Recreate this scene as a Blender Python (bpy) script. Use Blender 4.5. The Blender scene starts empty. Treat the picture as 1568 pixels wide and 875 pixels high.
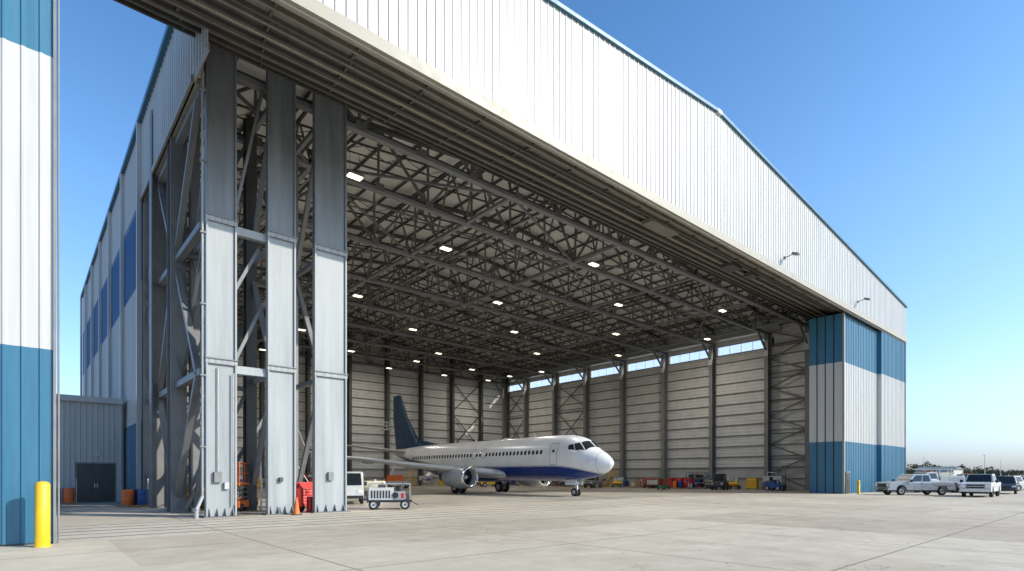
import bpy, math, random
from mathutils import Vector, Matrix
random.seed(7)
R=random.random
def U(a,b): return a+(b-a)*random.random()

# ---------------------------------------------------------------- materials
MATS={}
def pm(name,col,rough=0.6,metal=0.0,var=0.12,scale=1.5,bump=0.0,streak=False,spec=0.5,emit=None,estr=0,alpha=1,trans=0):
    if name in MATS: return MATS[name]
    m=bpy.data.materials.new(name); m.use_nodes=True
    nt=m.node_tree; b=nt.nodes['Principled BSDF']
    b.inputs['Roughness'].default_value=rough
    b.inputs['Metallic'].default_value=metal
    b.inputs['Specular IOR Level'].default_value=spec
    c=(col[0],col[1],col[2],1)
    b.inputs['Base Color'].default_value=c
    if emit:
        b.inputs['Emission Color'].default_value=(*emit,1); b.inputs['Emission Strength'].default_value=estr
    if var>0:
        tc=nt.nodes.new('ShaderNodeTexCoord'); mp=nt.nodes.new('ShaderNodeMapping')
        nt.links.new(tc.outputs['Object'],mp.inputs[0])
        if streak: mp.inputs['Scale'].default_value=(1.6,1.6,0.12)
        n=nt.nodes.new('ShaderNodeTexNoise'); n.inputs['Scale'].default_value=scale; n.inputs['Detail'].default_value=6
        n.inputs['Roughness'].default_value=0.65
        nt.links.new(mp.outputs[0],n.inputs[0])
        mr=nt.nodes.new('ShaderNodeMapRange'); mr.inputs[1].default_value=0.3; mr.inputs[2].default_value=0.7
        mr.inputs[3].default_value=1-var; mr.inputs[4].default_value=1+var*0.4
        nt.links.new(n.outputs[0],mr.inputs[0])
        mx=nt.nodes.new('ShaderNodeVectorMath'); mx.operation='SCALE'
        mx.inputs[0].default_value=col[:3]; nt.links.new(mr.outputs[0],mx.inputs['Scale'])
        nt.links.new(mx.outputs[0],b.inputs['Base Color'])
        mr2=nt.nodes.new('ShaderNodeMapRange'); mr2.inputs[1].default_value=0.3; mr2.inputs[2].default_value=0.7
        mr2.inputs[3].default_value=max(rough-0.08,0.03); mr2.inputs[4].default_value=min(rough+0.1,1)
        nt.links.new(n.outputs[0],mr2.inputs[0]); nt.links.new(mr2.outputs[0],b.inputs['Roughness'])
        if bump>0:
            bp=nt.nodes.new('ShaderNodeBump'); bp.inputs['Strength'].default_value=bump; bp.inputs['Distance'].default_value=0.02
            nt.links.new(n.outputs[0],bp.inputs['Height']); nt.links.new(bp.outputs[0],b.inputs['Normal'])
    MATS[name]=m; return m

white_clad=pm('white_cladding',(0.50,0.49,0.465),0.36,0.0,0.12,1.2,0,True,0.5)
blue_clad=pm('blue_cladding',(0.034,0.150,0.245),0.42,0.0,0.22,1.2,0,True)
dblue_clad=pm('deep_blue_cladding',(0.018,0.09,0.24),0.42,0,0.12,1.2,0,True)
cream=pm('cream_trim',(0.33,0.30,0.24),0.5,0,0.16,2)
bluetrim=pm('blue_roof_trim',(0.03,0.13,0.21),0.4,0,0.05)
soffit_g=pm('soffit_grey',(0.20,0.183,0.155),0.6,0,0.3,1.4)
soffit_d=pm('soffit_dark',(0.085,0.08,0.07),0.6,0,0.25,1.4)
steel=pm('grey_painted_steel',(0.15,0.148,0.142),0.55,0.0,0.22,1.5)
steel_d=pm('dark_painted_steel',(0.075,0.074,0.072),0.6,0,0.25,1.5)
steel_l=pm('light_grey_steel',(0.205,0.21,0.212),0.5,0.0,0.2,1.5)
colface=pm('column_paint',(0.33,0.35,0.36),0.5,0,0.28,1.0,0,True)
colup=pm('column_painted_shade',(0.185,0.20,0.21),0.45,0.15,0.35,1.3,0,True)  # upper column: the header's shade painted in as a darker base colour
deck=pm('roof_deck_liner',(0.76,0.75,0.70),0.6,0,0.12,0.4)
liner=pm('wall_liner',(0.64,0.64,0.62),0.6,0,0.16,0.7)
liner_b=pm('lower_wall_liner',(0.46,0.46,0.45),0.6,0,0.16,0.7)
galv=pm('galvanised',(0.5,0.5,0.5),0.4,0.6,0.2,3)
annexm=pm('annex_grey_cladding',(0.50,0.51,0.50),0.5,0,0.12,1.2,0,True)
doorm=pm('dark_door_paint',(0.04,0.045,0.05),0.4,0,0.1)
rubber=pm('rubber',(0.02,0.02,0.02),0.8,0,0.2,4)
blackm=pm('black_plastic',(0.025,0.025,0.028),0.5,0,0.1,4)
yellow=pm('yellow_paint',(0.80,0.48,0.02),0.45,0,0.12,3)
orange=pm('orange_paint',(0.75,0.16,0.03),0.5,0,0.12,3)
red=pm('red_paint',(0.55,0.03,0.02),0.4,0,0.12,3)
bluep=pm('blue_paint',(0.02,0.09,0.30),0.4,0,0.12,3)
vwhite=pm('vehicle_white',(0.60,0.60,0.59),0.25,0,0.06,2)
vsilver=pm('vehicle_silver',(0.42,0.44,0.46),0.3,0.3,0.05,2)
vdark=pm('vehicle_dark',(0.05,0.06,0.08),0.25,0.2,0.05,2)
glassd=pm('dark_glass',(0.015,0.02,0.025),0.06,0,0,1,spec=0.8)
chrome=pm('chrome',(0.6,0.6,0.6),0.18,1,0.0)
lampg=pm('headlamp',(0.8,0.8,0.8),0.12,0,0)
taill=pm('tail_lamp',(0.4,0.01,0.01),0.2,0,0)
creamp=pm('cream_paint',(0.60,0.55,0.42),0.45,0,0.15,3)
lampE=pm('high_bay_lens',(1,1,1),0.5,0,0,emit=(1,0.84,0.60),estr=4)
green=pm('green_paint',(0.04,0.18,0.08),0.5,0,0.1)
wood=pm('pallet_wood',(0.30,0.2,0.1),0.8,0,0.3,5)
cloth=pm('cardboard',(0.34,0.24,0.14),0.8,0,0.2,4)

def translucent():
    m=bpy.data.materials.new('clerestory_glazing'); m.use_nodes=True; nt=m.node_tree
    out=nt.nodes['Material Output']; nt.nodes.remove(nt.nodes['Principled BSDF'])
    a=nt.nodes.new('ShaderNodeBsdfTransparent'); a.inputs[0].default_value=(0.96,0.97,0.98,1)
    t=nt.nodes.new('ShaderNodeBsdfTranslucent'); t.inputs[0].default_value=(0.85,0.88,0.9,1)
    mx=nt.nodes.new('ShaderNodeMixShader'); mx.inputs[0].default_value=0.2
    nt.links.new(a.outputs[0],mx.inputs[1]); nt.links.new(t.outputs[0],mx.inputs[2]); nt.links.new(mx.outputs[0],out.inputs[0])
    return m
glaz=translucent()

# ---------------------------------------------------------------- mesh builder
class MB:
    def __init__(s): s.v=[];s.f=[];s.m=[];s.ml=[];s.sm=[]
    def mi(s,m):
        if m not in s.ml: s.ml.append(m)
        return s.ml.index(m)
    def add(s,vs,fs,mat,smooth=False):
        o=len(s.v); s.v.extend([tuple(p) for p in vs]); i=s.mi(mat)
        for f in fs: s.f.append([o+k for k in f]); s.m.append(i); s.sm.append(smooth)
    def box(s,x0,x1,y0,y1,z0,z1,mat):
        vs=[(x,y,z) for z in(z0,z1) for y in(y0,y1) for x in(x0,x1)]
        s.add(vs,[(0,2,3,1),(4,5,7,6),(0,1,5,4),(2,6,7,3),(0,4,6,2),(1,3,7,5)],mat)
    def beam(s,p,q,w,h,mat):
        p=Vector(p);q=Vector(q);d=(q-p)
        if d.length<1e-6:return
        d.normalize(); up=Vector((0,0,1))
        if abs(d.z)>0.98: up=Vector((0,1,0))
        a=d.cross(up).normalized(); b=a.cross(d).normalized()
        vs=[]
        for c in(p,q):
            for sa,sb in((-1,-1),(1,-1),(1,1),(-1,1)): vs.append(c+a*(w/2*sa)+b*(h/2*sb))
        s.add(vs,[(0,1,2,3),(7,6,5,4),(0,4,5,1),(1,5,6,2),(2,6,7,3),(3,7,4,0)],mat)
    def cyl(s,p,q,r0,r1,mat,n=16,smooth=True,caps=True):
        p=Vector(p);q=Vector(q);d=(q-p).normalized(); up=Vector((0,0,1))
        if abs(d.z)>0.98: up=Vector((0,1,0))
        a=d.cross(up).normalized(); b=a.cross(d).normalized(); vs=[]
        for c,r in((p,r0),(q,r1)):
            for k in range(n):
                t=2*math.pi*k/n; vs.append(c+a*(r*math.cos(t))+b*(r*math.sin(t)))
        s.add(vs,[(k,(k+1)%n,n+(k+1)%n,n+k) for k in range(n)],mat,smooth)
        if caps:
            s.add(vs,[tuple(range(n-1,-1,-1)),tuple(range(n,2*n))],mat)
    def lathe(s,c,axis,prof,mat,n=24):
        c=Vector(c);d=Vector(axis).normalized();up=Vector((0,0,1))
        if abs(d.z)>0.98: up=Vector((0,1,0))
        a=d.cross(up).normalized(); b=a.cross(d).normalized(); vs=[];fs=[]
        for (t,r) in prof:
            for k in range(n):
                g=2*math.pi*k/n; vs.append(c+d*t+a*(r*math.cos(g))+b*(r*math.sin(g)))
        for j in range(len(prof)-1):
            for k in range(n): fs.append((j*n+k,j*n+(k+1)%n,(j+1)*n+(k+1)%n,(j+1)*n+k))
        s.add(vs,fs,mat,True)
    def prism(s,pts,y0,y1,mat,ybot=None):
        n=len(pts); vs=[(x,y0,z) for x,z in pts]+[(x,y1,z) for x,z in pts]
        s.add(vs,[tuple(range(n)),tuple(range(2*n-1,n-1,-1))]+[((k+1)%n,k,n+k,n+(k+1)%n) for k in range(n)],mat)
    def quad(s,a,b,c,d,mat): s.add([a,b,c,d],[(0,1,2,3)],mat)
    def icol(s,x,y,z0,z1,w,d,t,mat,axis='y'):
        if axis=='y':
            s.box(x-w/2,x+w/2,y-d/2,y-d/2+t,z0,z1,mat); s.box(x-w/2,x+w/2,y+d/2-t,y+d/2,z0,z1,mat)
            s.box(x-t/2,x+t/2,y-d/2+t,y+d/2-t,z0,z1,mat)
        else:
            s.box(x-d/2,x-d/2+t,y-w/2,y+w/2,z0,z1,mat); s.box(x+d/2-t,x+d/2,y-w/2,y+w/2,z0,z1,mat)
            s.box(x-d/2+t,x+d/2-t,y-t/2,y+t/2,z0,z1,mat)
    def ribbed(s,o,d,L,nrm,zb,zt,mat,pitch=0.4,depth=0.03):
        o=Vector(o);d=Vector(d);nrm=Vector(nrm); prof=[]; x=0
        while x<L-1e-3:
            for a,b in((0,0),(0.27,0),(0.30,depth),(0.365,depth)):
                xx=x+a/0.4*pitch
                if xx<=L: prof.append((xx,b))
            x+=pitch
        prof.append((L,0)); vs=[]
        for a,b in prof:
            p=o+d*a+nrm*b
            z0=zb(p) if callable(zb) else zb; z1=zt(p) if callable(zt) else zt
            vs+=[(p.x,p.y,z0),(p.x,p.y,z1)]
        n=len(prof); s.add(vs,[(2*k,2*k+2,2*k+3,2*k+1) for k in range(n-1)],mat)
    def obj(s,name,parent=None,bevel=0):
        me=bpy.data.meshes.new(name); me.from_pydata(s.v,[],s.f)
        for m in s.ml: me.materials.append(m)
        me.polygons.foreach_set('material_index',s.m); me.polygons.foreach_set('use_smooth',s.sm)
        me.update(); ob=bpy.data.objects.new(name,me); bpy.context.scene.collection.objects.link(ob)
        if parent: ob.parent=parent
        if bevel:
            bm=ob.modifiers.new('bevel','BEVEL'); bm.width=bevel; bm.segments=2; bm.limit_method='ANGLE'
        return ob
def empty(name,loc=(0,0,0),rz=0):
    e=bpy.data.objects.new(name,None); bpy.context.scene.collection.objects.link(e)
    e.location=loc; e.rotation_euler=(0,0,rz); e.empty_display_size=0.5; return e

# ---------------------------------------------------------------- dimensions (metres)
PEAK=34.7
def zr(u): return 25.9-0.0955*abs(u-PEAK)
UL,UR=-9.3,78.7
WL,WR=5.4,72.0
VF,VC,VB=18.8,26.2,83.7
BAYS=[26.9,31.8,39.4,47.0,54.6,62.2,69.6,77.2,83.2]

# ---------------------------------------------------------------- ground
def ground_mats():
    m=bpy.data.materials.new('concrete_apron'); m.use_nodes=True; nt=m.node_tree; b=nt.nodes['Principled BSDF']
    N=nt.nodes.new; L=nt.links.new
    tc=N('ShaderNodeTexCoord'); sp=N('ShaderNodeSeparateXYZ'); L(tc.outputs['Object'],sp.inputs[0])
    def mathn(op,a,b_=None,c=None):
        n=N('ShaderNodeMath'); n.operation=op
        for i,x in enumerate((a,b_,c)):
            if x is None: continue
            if isinstance(x,(int,float)): n.inputs[i].default_value=x
            else: L(x,n.inputs[i])
        return n.outputs[0]
    def joint(o,per,w,off=0):
        f=mathn('FRACT',mathn('DIVIDE',mathn('ADD',o,1000*per+off),per)); f=mathn('ABSOLUTE',mathn('SUBTRACT',f,0.5))
        return mathn('GREATER_THAN',f,0.5-w/per)
    jx=joint(sp.outputs[0],6.1,0.026,1.3); jy=joint(sp.outputs[1],6.1,0.026,2.2)
    j=mathn('MAXIMUM',jx,jy)
    def noise(sc,det=6,ro=0.6,vec=None):
        n=N('ShaderNodeTexNoise'); n.inputs['Scale'].default_value=sc; n.inputs['Detail'].default_value=det; n.inputs['Roughness'].default_value=ro
        L(vec or tc.outputs['Object'],n.inputs[0]); return n.outputs[0]
    n1=noise(0.09); n2=noise(0.9,8,0.75); n3=noise(25,3,0.6)
    sl=N('ShaderNodeTexWhiteNoise'); cx=N('ShaderNodeCombineXYZ')
    L(mathn('FLOOR',mathn('DIVIDE',mathn('ADD',sp.outputs[0],6100+1.3+3.05),6.1)),cx.inputs[0])
    L(mathn('FLOOR',mathn('DIVIDE',mathn('ADD',sp.outputs[1],6100+2.2+3.05),6.1)),cx.inputs[1]); L(cx.outputs[0],sl.inputs[0])
    v=mathn('ADD',mathn('MULTIPLY',n1,0.26),mathn('MULTIPLY',n2,0.32)); v=mathn('ADD',v,mathn('MULTIPLY',n3,0.10)); v=mathn('ADD',v,mathn('MULTIPLY',sl.outputs[0],0.10))
    cr=N('ShaderNodeValToRGB'); L(v,cr.inputs[0]); e=cr.color_ramp.elements
    e[0].position=0.28; e[0].color=(0.37,0.30,0.225,1); e[1].position=0.48; e[1].color=(0.60,0.52,0.41,1)
    st=N('ShaderNodeMapRange'); L(noise(0.35,5,0.75),st.inputs[0]); st.inputs[1].default_value=0.54; st.inputs[2].default_value=0.72; st.inputs[3].default_value=0; st.inputs[4].default_value=0.6
    m1=N('ShaderNodeMix'); m1.data_type='RGBA'; L(st.outputs[0],m1.inputs[0]); L(cr.outputs[0],m1.inputs[6]); m1.inputs[7].default_value=(0.29,0.23,0.17,1)
    vo=N('ShaderNodeTexVoronoi'); vo.feature='DISTANCE_TO_EDGE'; vo.inputs['Scale'].default_value=0.085
    wv=N('ShaderNodeVectorMath'); wv.operation='ADD'; L(tc.outputs['Object'],wv.inputs[0])
    nc=N('ShaderNodeTexNoise'); nc.inputs['Scale'].default_value=0.5; nc.inputs['Detail'].default_value=5; L(tc.outputs['Object'],nc.inputs[0])
    sc=N('ShaderNodeVectorMath'); sc.operation='SCALE'; sc.inputs['Scale'].default_value=3; L(nc.outputs['Color'],sc.inputs[0]); L(sc.outputs[0],wv.inputs[1]); L(wv.outputs[0],vo.inputs['Vector'])
    ck=mathn('MULTIPLY',mathn('LESS_THAN',vo.outputs['Distance'],0.0011),0.4)
    vs2=N('ShaderNodeTexVoronoi'); vs2.inputs['Scale'].default_value=0.5; L(wv.outputs[0],vs2.inputs['Vector'])
    spot=mathn('MULTIPLY',mathn('LESS_THAN',vs2.outputs['Distance'],0.06),0.35)
    jj=mathn('MAXIMUM',mathn('MAXIMUM',mathn('MULTIPLY',j,0.75),ck),spot)
    m2=N('ShaderNodeMix'); m2.data_type='RGBA'; L(jj,m2.inputs[0]); L(m1.outputs[2],m2.inputs[6]); m2.inputs[7].default_value=(0.14,0.11,0.08,1)
    L(m2.outputs[2],b.inputs['Base Color']); b.inputs['Roughness'].default_value=0.8
    bp=N('ShaderNodeBump'); bp.inputs['Strength'].default_value=0.3; bp.inputs['Distance'].default_value=0.012; L(n3,bp.inputs['Height']); L(bp.outputs[0],b.inputs['Normal'])
    return m
conc=ground_mats()
grassm=pm('dry_grass',(0.16,0.15,0.07),0.9,0,0.35,0.05)
floorm=pm('hangar_floor_concrete',(0.43,0.385,0.32),0.38,0,0.25,0.35)
def sheet(name,x0,x1,y0,y1,z,mat):
    b=MB(); b.quad((x0,y0,z),(x1,y0,z),(x1,y1,z),(x0,y1,z),mat); return b.obj(name)
sheet('ground',-4000,4000,-4000,4000,-0.03,grassm)
sheet('apron',-260,300,-250,240,0.0,conc)
sheet('hangar_floor',WL,WR,VC+0.2,VB,0.004,floorm)
b=MB()
for v in (20.0,21.2,22.4,23.6,24.8):
    b.box(-9,UR,v-0.04,v+0.04,0.0,0.012,steel)
    b.box(-9,UR,v+0.09,v+0.13,0.0,0.008,galv)
b.obj('door_track')

# ---------------------------------------------------------------- hangar
H=empty('aircraft_hangar')
b=MB()
b.ribbed((UL,VF,0),(1,0,0),UR-UL,(0,-1,0),18.05,lambda p:zr(p.x)-0.02,white_clad,0.42,0.036)
b.obj('front_fascia_cladding',H)
b=MB()
b.box(UL,UR,VF-0.09,VF+0.35,17.55,18.05,cream)
b.box(UL,UR,VF+0.05,VF+0.12,17.45,17.55,cream)
b.obj('fascia_bottom_trim',H)
b=MB()
for (ua,ub) in((UL,PEAK),(PEAK,UR)):
    b.beam((ua,VF-0.08,zr(ua)+0.02),(ub,VF-0.08,zr(ub)+0.02),0.22,0.2,bluetrim)
b.box(PEAK-0.25,PEAK+0.25,VF-0.2,VF+0.1,zr(PEAK)-0.14,zr(PEAK)+0.12,white_clad)
b.beam((WL-0.12,VC,zr(WL)),(WL-0.12,VB,zr(WL)),0.26,0.3,bluetrim)
b.beam((UL-0.05,VF,zr(UL)),(UL-0.05,VC,zr(UL)),0.2,0.3,bluetrim)
b.beam((WR+0.12,VC,zr(WR)),(WR+0.12,VB,zr(WR)),0.26,0.3,bluetrim)
b.obj('roof_edge_trim',H)
b=MB()
steps=[(19.2,20.35,17.85),(20.55,21.65,18.25),(21.9,22.9,18.75),(23.1,24.1,19.2),(24.35,25.2,19.65),(25.4,26.2,20.1)]
for i,(a,c,z) in enumerate(steps):
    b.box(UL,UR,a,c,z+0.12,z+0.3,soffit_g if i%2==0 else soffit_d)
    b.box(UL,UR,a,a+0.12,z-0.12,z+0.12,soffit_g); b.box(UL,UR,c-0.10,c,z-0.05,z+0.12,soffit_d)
    mid=(a+c)/2
    b.box(UL,UR,mid-0.06,mid+0.06,z-0.06,z+0.12,cream if i==2 else soffit_g)
    u=UL+0.5+i*0.3
    while u<UR-0.3:
        b.box(u,u+0.1,a+0.12,c-0.1,z+0.0,z+0.12,soffit_d); u+=3.05
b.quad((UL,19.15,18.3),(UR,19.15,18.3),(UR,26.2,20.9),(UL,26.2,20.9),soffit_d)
b.box(30,33,20.6,21.5,17.95,18.2,soffit_g); b.box(41,42.5,21,21.9,18.0,18.3,steel_d); b.box(44,45,20.8,21.6,17.9,18.2,soffit_d)
b.obj('header_soffit_girders',H)
b=MB()
b.ribbed((UL,VC,0),(0,-1,0),VC-VF,(-1,0,0),17.6,lambda p:zr(p.x),white_clad)
b.ribbed((UR,VF,0),(0,1,0),VC-VF,(1,0,0),0,lambda p:zr(p.x),white_clad)
b.ribbed((WL,VC+0.02,0),(-1,0,0),WL-UL,(0,1,0),20.6,lambda p:zr(p.x),white_clad)
b.ribbed((UR,VC+0.02,0),(-1,0,0),UR-WR,(0,1,0),0,lambda p:zr(p.x),white_clad)
b.obj('header_return_cladding',H)

def leaf_stack(name,u0,u1,v0,v1,inner,front_n=4,pitch=0.36,depth=0.03):
    b=MB(); bands=[(0.05,5.1,blue_clad),(5.1,12.8,white_clad),(12.8,17.5,blue_clad)]
    for (z0,z1,m) in bands:
        b.ribbed((u0,v0,0),(1,0,0),u1-u0,(0,-1,0),z0,z1,m,pitch,depth)
        b.ribbed((u1,v1,0),(-1,0,0),u1-u0,(0,1,0),z0,z1,m,pitch,depth)
        n=front_n; w=(v1-v0)/n
        for i in range(n):
            a=v0+i*w+ (0 if i==0 else 0.11); c=v0+(i+1)*w
            for uu,sgn in((u0,-1),(u1,1)):
                b.box(min(uu,uu+sgn*0.03),max(uu,uu+sgn*0.03),a,c,z0,z1,m)
    for i in range(front_n):
        w=(v1-v0)/front_n
        b.box(u0+0.02,u1-0.02,v0+i*w+0.07,v0+(i+1)*w-0.04,0.06,17.45,steel_d)
    b.box(u0-0.05,u1+0.05,v0+0.02,v1-0.02,0.0,0.05,steel_d)
    return b.obj(name,H)
leaf_stack('door_leaf_stack_left',UL,0.62,19.0,22.2,1,4,0.36,0.032)
leaf_stack('door_leaf_stack_right',59.6,70.0,19.35,22.4,-1,4,0.5,0.045)
leaf_stack('corner_pylon_right',70.0,UR,18.92,22.4,-1,1,0.5,0.045)
b=MB()
b.box(0.6,0.66,18.93,18.99,0,17.5,steel_l); b.cyl((0.71,19.0,0),(0.71,19.0,17.5),0.025,0.025,steel_l,10)
b.box(59.5,59.66,19.2,19.36,0,17.5,cream)
b.box(60.2,61.2,19.22,19.29,0.02,2.15,cream); b.box(60.28,61.12,19.19,19.22,0.03,2.08,doorm)
b.obj('pylon_corner_trim',H)

def roofstrip(b,u0,u1,v0,v1,dz,mat):
    n=int((u1-u0)/0.6); us=[u0+(u1-u0)*i/n for i in range(n+1)]
    if u0<PEAK<u1: us=sorted(us+[PEAK])
    vs=[];fs=[]
    for u in us: vs+=[(u,v0,zr(u)+dz),(u,v1,zr(u)+dz)]
    for k in range(len(us)-1): fs.append((2*k,2*k+2,2*k+3,2*k+1))
    b.add(vs,fs,mat)
b=MB(); roofstrip(b,WL-0.1,WR+0.1,VC,VB,0.0,white_clad); roofstrip(b,UL,UR,VF,VC,0.0,white_clad)
b.obj('roof_sheeting',H)
b=MB(); roofstrip(b,WL,WR,VC,VB,-0.12,deck)
b.obj('roof_deck_underside',H)
b=MB(); u=WL+0.8
while u<WR-0.3:
    z=zr(u)-0.27
    b.box(u-0.05,u+0.05,VC+0.3,VB-0.1,z-0.09,z+0.09,steel_d)
    u+=2.0
b.obj('roof_purlins',H)
ZB=19.75
def truss_u(b,v,full=True):
    n=18; us=[WL+0.4+(WR-WL-0.8)*i/n for i in range(n+1)]
    top=lambda u: zr(u)-0.6
    b.box(us[0],us[-1],v-0.19,v+0.19,ZB-0.2,ZB+0.02,steel_l); b.box(us[0],us[-1],v-0.05,v+0.05,ZB+0.02,ZB+0.22,steel_d)
    b.beam((us[0],v,top(us[0])),(PEAK,v,top(PEAK)),0.3,0.28,steel_d); b.beam((PEAK,v,top(PEAK)),(us[-1],v,top(us[-1])),0.3,0.28,steel_d)
    for i,u in enumerate(us):
        b.beam((u,v,ZB+0.2),(u,v,top(u)),0.12,0.12,steel)
        b.box(u-0.3,u+0.3,v-0.205,v-0.19,ZB-0.15,ZB+0.3,steel)
        if i<n:
            a,c=us[i],us[i+1]
            if i%2==0: b.beam((a,v,ZB+0.1),(c,v,top(c)),0.15,0.15,steel)
            else: b.beam((a,v,top(a)),(c,v,ZB+0.1),0.15,0.15,steel)
def truss_v(b,u,zt):
    for i in range(len(BAYS)-1):
        a,c=BAYS[i],BAYS[i+1]; n=2
        b.box(u-0.13,u+0.13,a+0.2,c-0.2,ZB-0.19,ZB+0.03,steel_l)
        b.beam((u,a,zt),(u,c,zt),0.16,0.18,steel_d)
        for k in range(n):
            s=a+(c-a)*k/n; e=a+(c-a)*(k+1)/n; m=(s+e)/2
            b.beam((u,s,ZB),(u,m,zt),0.10,0.10,steel); b.beam((u,m,zt),(u,e,ZB),0.10,0.10,steel)
b=MB()
for v in BAYS: truss_u(b,v)
b.obj('main_roof_trusses',H)
b=MB()
for u in (12.5,23.6,PEAK,45.5,56.5,66.6): truss_v(b,u,zr(u)-0.6)
b.obj('longitudinal_trusses',H)
b=MB(); lv=(5.8,12.5,23.6,PEAK,45.5,56.5,66.6)
for i in range(len(BAYS)-1):
    a,c=BAYS[i],BAYS[i+1]
    for k in range(len(lv)-1):
        if (i+k)%2==0: b.beam((lv[k],a,ZB-0.02),(lv[k+1],c,ZB-0.02),0.14,0.12,steel)
        else: b.beam((lv[k+1],a,ZB-0.02),(lv[k],c,ZB-0.02),0.14,0.12,steel)
    for k in range(1,3):
        v=a+(c-a)*k/3
        for ua,ub in((WL+0.4,PEAK),(PEAK,WR-0.4)):
            b.beam((ua,v,zr(ua)-0.45),(ub,v,zr(ub)-0.45),0.09,0.12,steel_d)
            if k==1:
                b.beam((ua,v,zr(ua)-1.15),(ub,v,zr(ub)-1.15),0.07,0.08,steel_d)
                n=int(abs(ub-ua)/1.6)
                for q in range(n):
                    x0=ua+(ub-ua)*q/n; x1=ua+(ub-ua)*(q+1)/n
                    if q%2: b.beam((x0,v,zr(x0)-0.5),(x1,v,zr(x1)-1.15),0.04,0.04,steel)
                    else: b.beam((x0,v,zr(x0)-1.15),(x1,v,zr(x1)-0.5),0.04,0.04,steel)
b.obj('roof_bracing_and_joists',H)
b=MB()
for v in (35.2,50.8,66.0): b.cyl((WL+1,v,20.6),(WR-1,v,20.6),0.08,0.08,steel,8)
for u in (13.4,27.5,42,56.9): b.cyl((u,28,20.3),(u,82,20.3),0.06,0.06,galv,8)
b.box(70.2,71.2,30,81,19.9,20.5,galv)
b.obj('roof_services',H)

b=MB()
zw0,zw1=18.15,19.4
b.ribbed((WR,VB,0),(0,-1,0),VB-VC,(1,0,0),0,zw0,white_clad) ; b.ribbed((WR,VB,0),(0,-1,0),VB-VC,(1,0,0),zw1,lambda p:zr(WR),white_clad)
def lined_wall(b,axis,c,a0,a1,z0,z1,sgn,step=1.42):
    z=z0
    while z<z1-0.05:
        zz=min(z+step,z1); m=liner if z>=1.9 else liner_b
        def bb(d0,d1,za,zb_,mt):
            lo,hi=sorted((c+sgn*d0,c+sgn*d1))
            if axis=='u': b.box(lo,hi,a0,a1,za,zb_,mt)
            else: b.box(a0,a1,lo,hi,za,zb_,mt)
        bb(0,0.06,z+0.02,zz-0.02,m)
        bb(0,0.24,zz-0.06,zz+0.05 if zz<z1 else zz,steel)
        for f in(0.33,0.66):
            zm=z+(zz-z)*f; bb(0.06,0.085,zm-0.03,zm+0.03,liner_b)
        z=zz
lined_wall(b,'u',WR-0.02,VC,VB,0,zw0,-1); lined_wall(b,'u',WR-0.02,VC,VB,zw1,21.9,-1)
b.obj('right_wall',H)
b=MB()
for i in range(len(BAYS)-1):
    a,c=BAYS[i]+0.45,BAYS[i+1]-0.45
    if i==0:
        b.box(WR-0.08,WR,a-2,c+0.2,zw0,zw1,liner); continue
    b.box(WR-0.05,WR-0.03,a+0.2,c-0.2,zw0+0.06,zw1-0.06,glaz)
    b.box(WR-0.1,WR,a,c,zw0,zw0+0.06,steel_d); b.box(WR-0.1,WR,a,c,zw1-0.06,zw1,steel_d)
    for k in range(5):
        y=a+0.2+(c-a-0.4)*k/4; b.box(WR-0.1,WR,y-0.03,y+0.03,zw0+0.06,zw1-0.06,galv)
for v in BAYS: b.box(WR-0.08,WR+0.02,v-0.5,v+0.5,zw0,zw1,liner)
b.obj('clerestory_windows',H)
b=MB()
for v in BAYS:
    b.icol(WR-0.75,v,0,ZB+1.6,0.5,0.95,0.05,steel_l,'x')
    b.box(WR-1.4,WR-0.2,v-0.4,v+0.4,0,0.06,steel)
    b.box(WR-1.32,WR-1.24,v-0.27,v+0.27,16.9,18.9,liner)
    b.beam((WR-1.2,v,17.6),(WR-3.4,v,ZB-0.1),0.2,0.2,steel)
for (i,kind) in ((0,'k'),(5,'x'),(3,None),(7,'x')):
    a,c=BAYS[i]+0.2,BAYS[i+1]-0.2
    if kind=='x':
        for z0,z1 in((0.3,6.8),(6.8,13.2),(13.2,18)):
            b.beam((WR-0.6,a,z0),(WR-0.6,c,z1),0.14,0.14,steel); b.beam((WR-0.5,a,z1),(WR-0.5,c,z0),0.14,0.14,steel)
            b.beam((WR-0.55,a,z1),(WR-0.55,c,z1),0.14,0.14,steel)
    if kind=='k':
        z=0.3
        while z<18.5:
            b.beam((WR-0.6,a,z),(WR-0.6,c,z+1.8),0.16,0.16,steel); b.beam((WR-0.6,c,z+1.8),(WR-0.6,a,z+3.6),0.16,0.16,steel)
            b.beam((WR-0.6,a,z+3.6),(WR-0.6,c,z+3.6),0.16,0.16,steel); z+=3.6
b.obj('right_wall_columns',H)
b=MB()
b.ribbed((WR,VB,0),(-1,0,0),WR-WL,(0,1,0),0,lambda p:zr(p.x),white_clad)
lined_wall(b,'v',VB-0.02,WL,WR,0,21.9,-1)
b.obj('rear_wall',H)
b=MB(); u=WL+0.4
while u<WR:
    b.icol(u,VB-0.75,0,zr(u)-0.8,0.45,0.9,0.05,steel_d,'y'); u+=6.58
for (k,) in ((1,),(8,)):
    a=WL+0.4+6.58*k; c=a+6.58
    for z0,z1 in((0.3,6.8),(6.8,13.2),(13.2,19)):
        b.beam((a,VB-0.6,z0),(c,VB-0.6,z1),0.12,0.12,steel_d); b.beam((a,VB-0.5,z1),(c,VB-0.5,z0),0.12,0.12,steel_d)
b.obj('rear_wall_columns',H)
VL=40.0
b=MB()
b.ribbed((WL,VB,0),(0,-1,0),VB-24.0,(-1,0,0),18.6,lambda p:zr(WL)-0.02,white_clad,0.5,0.05)
b.ribbed((WL,VB,0),(0,-1,0),VB-VL,(-1,0,0),13.6,18.6,dblue_clad,0.5,0.05)
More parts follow.
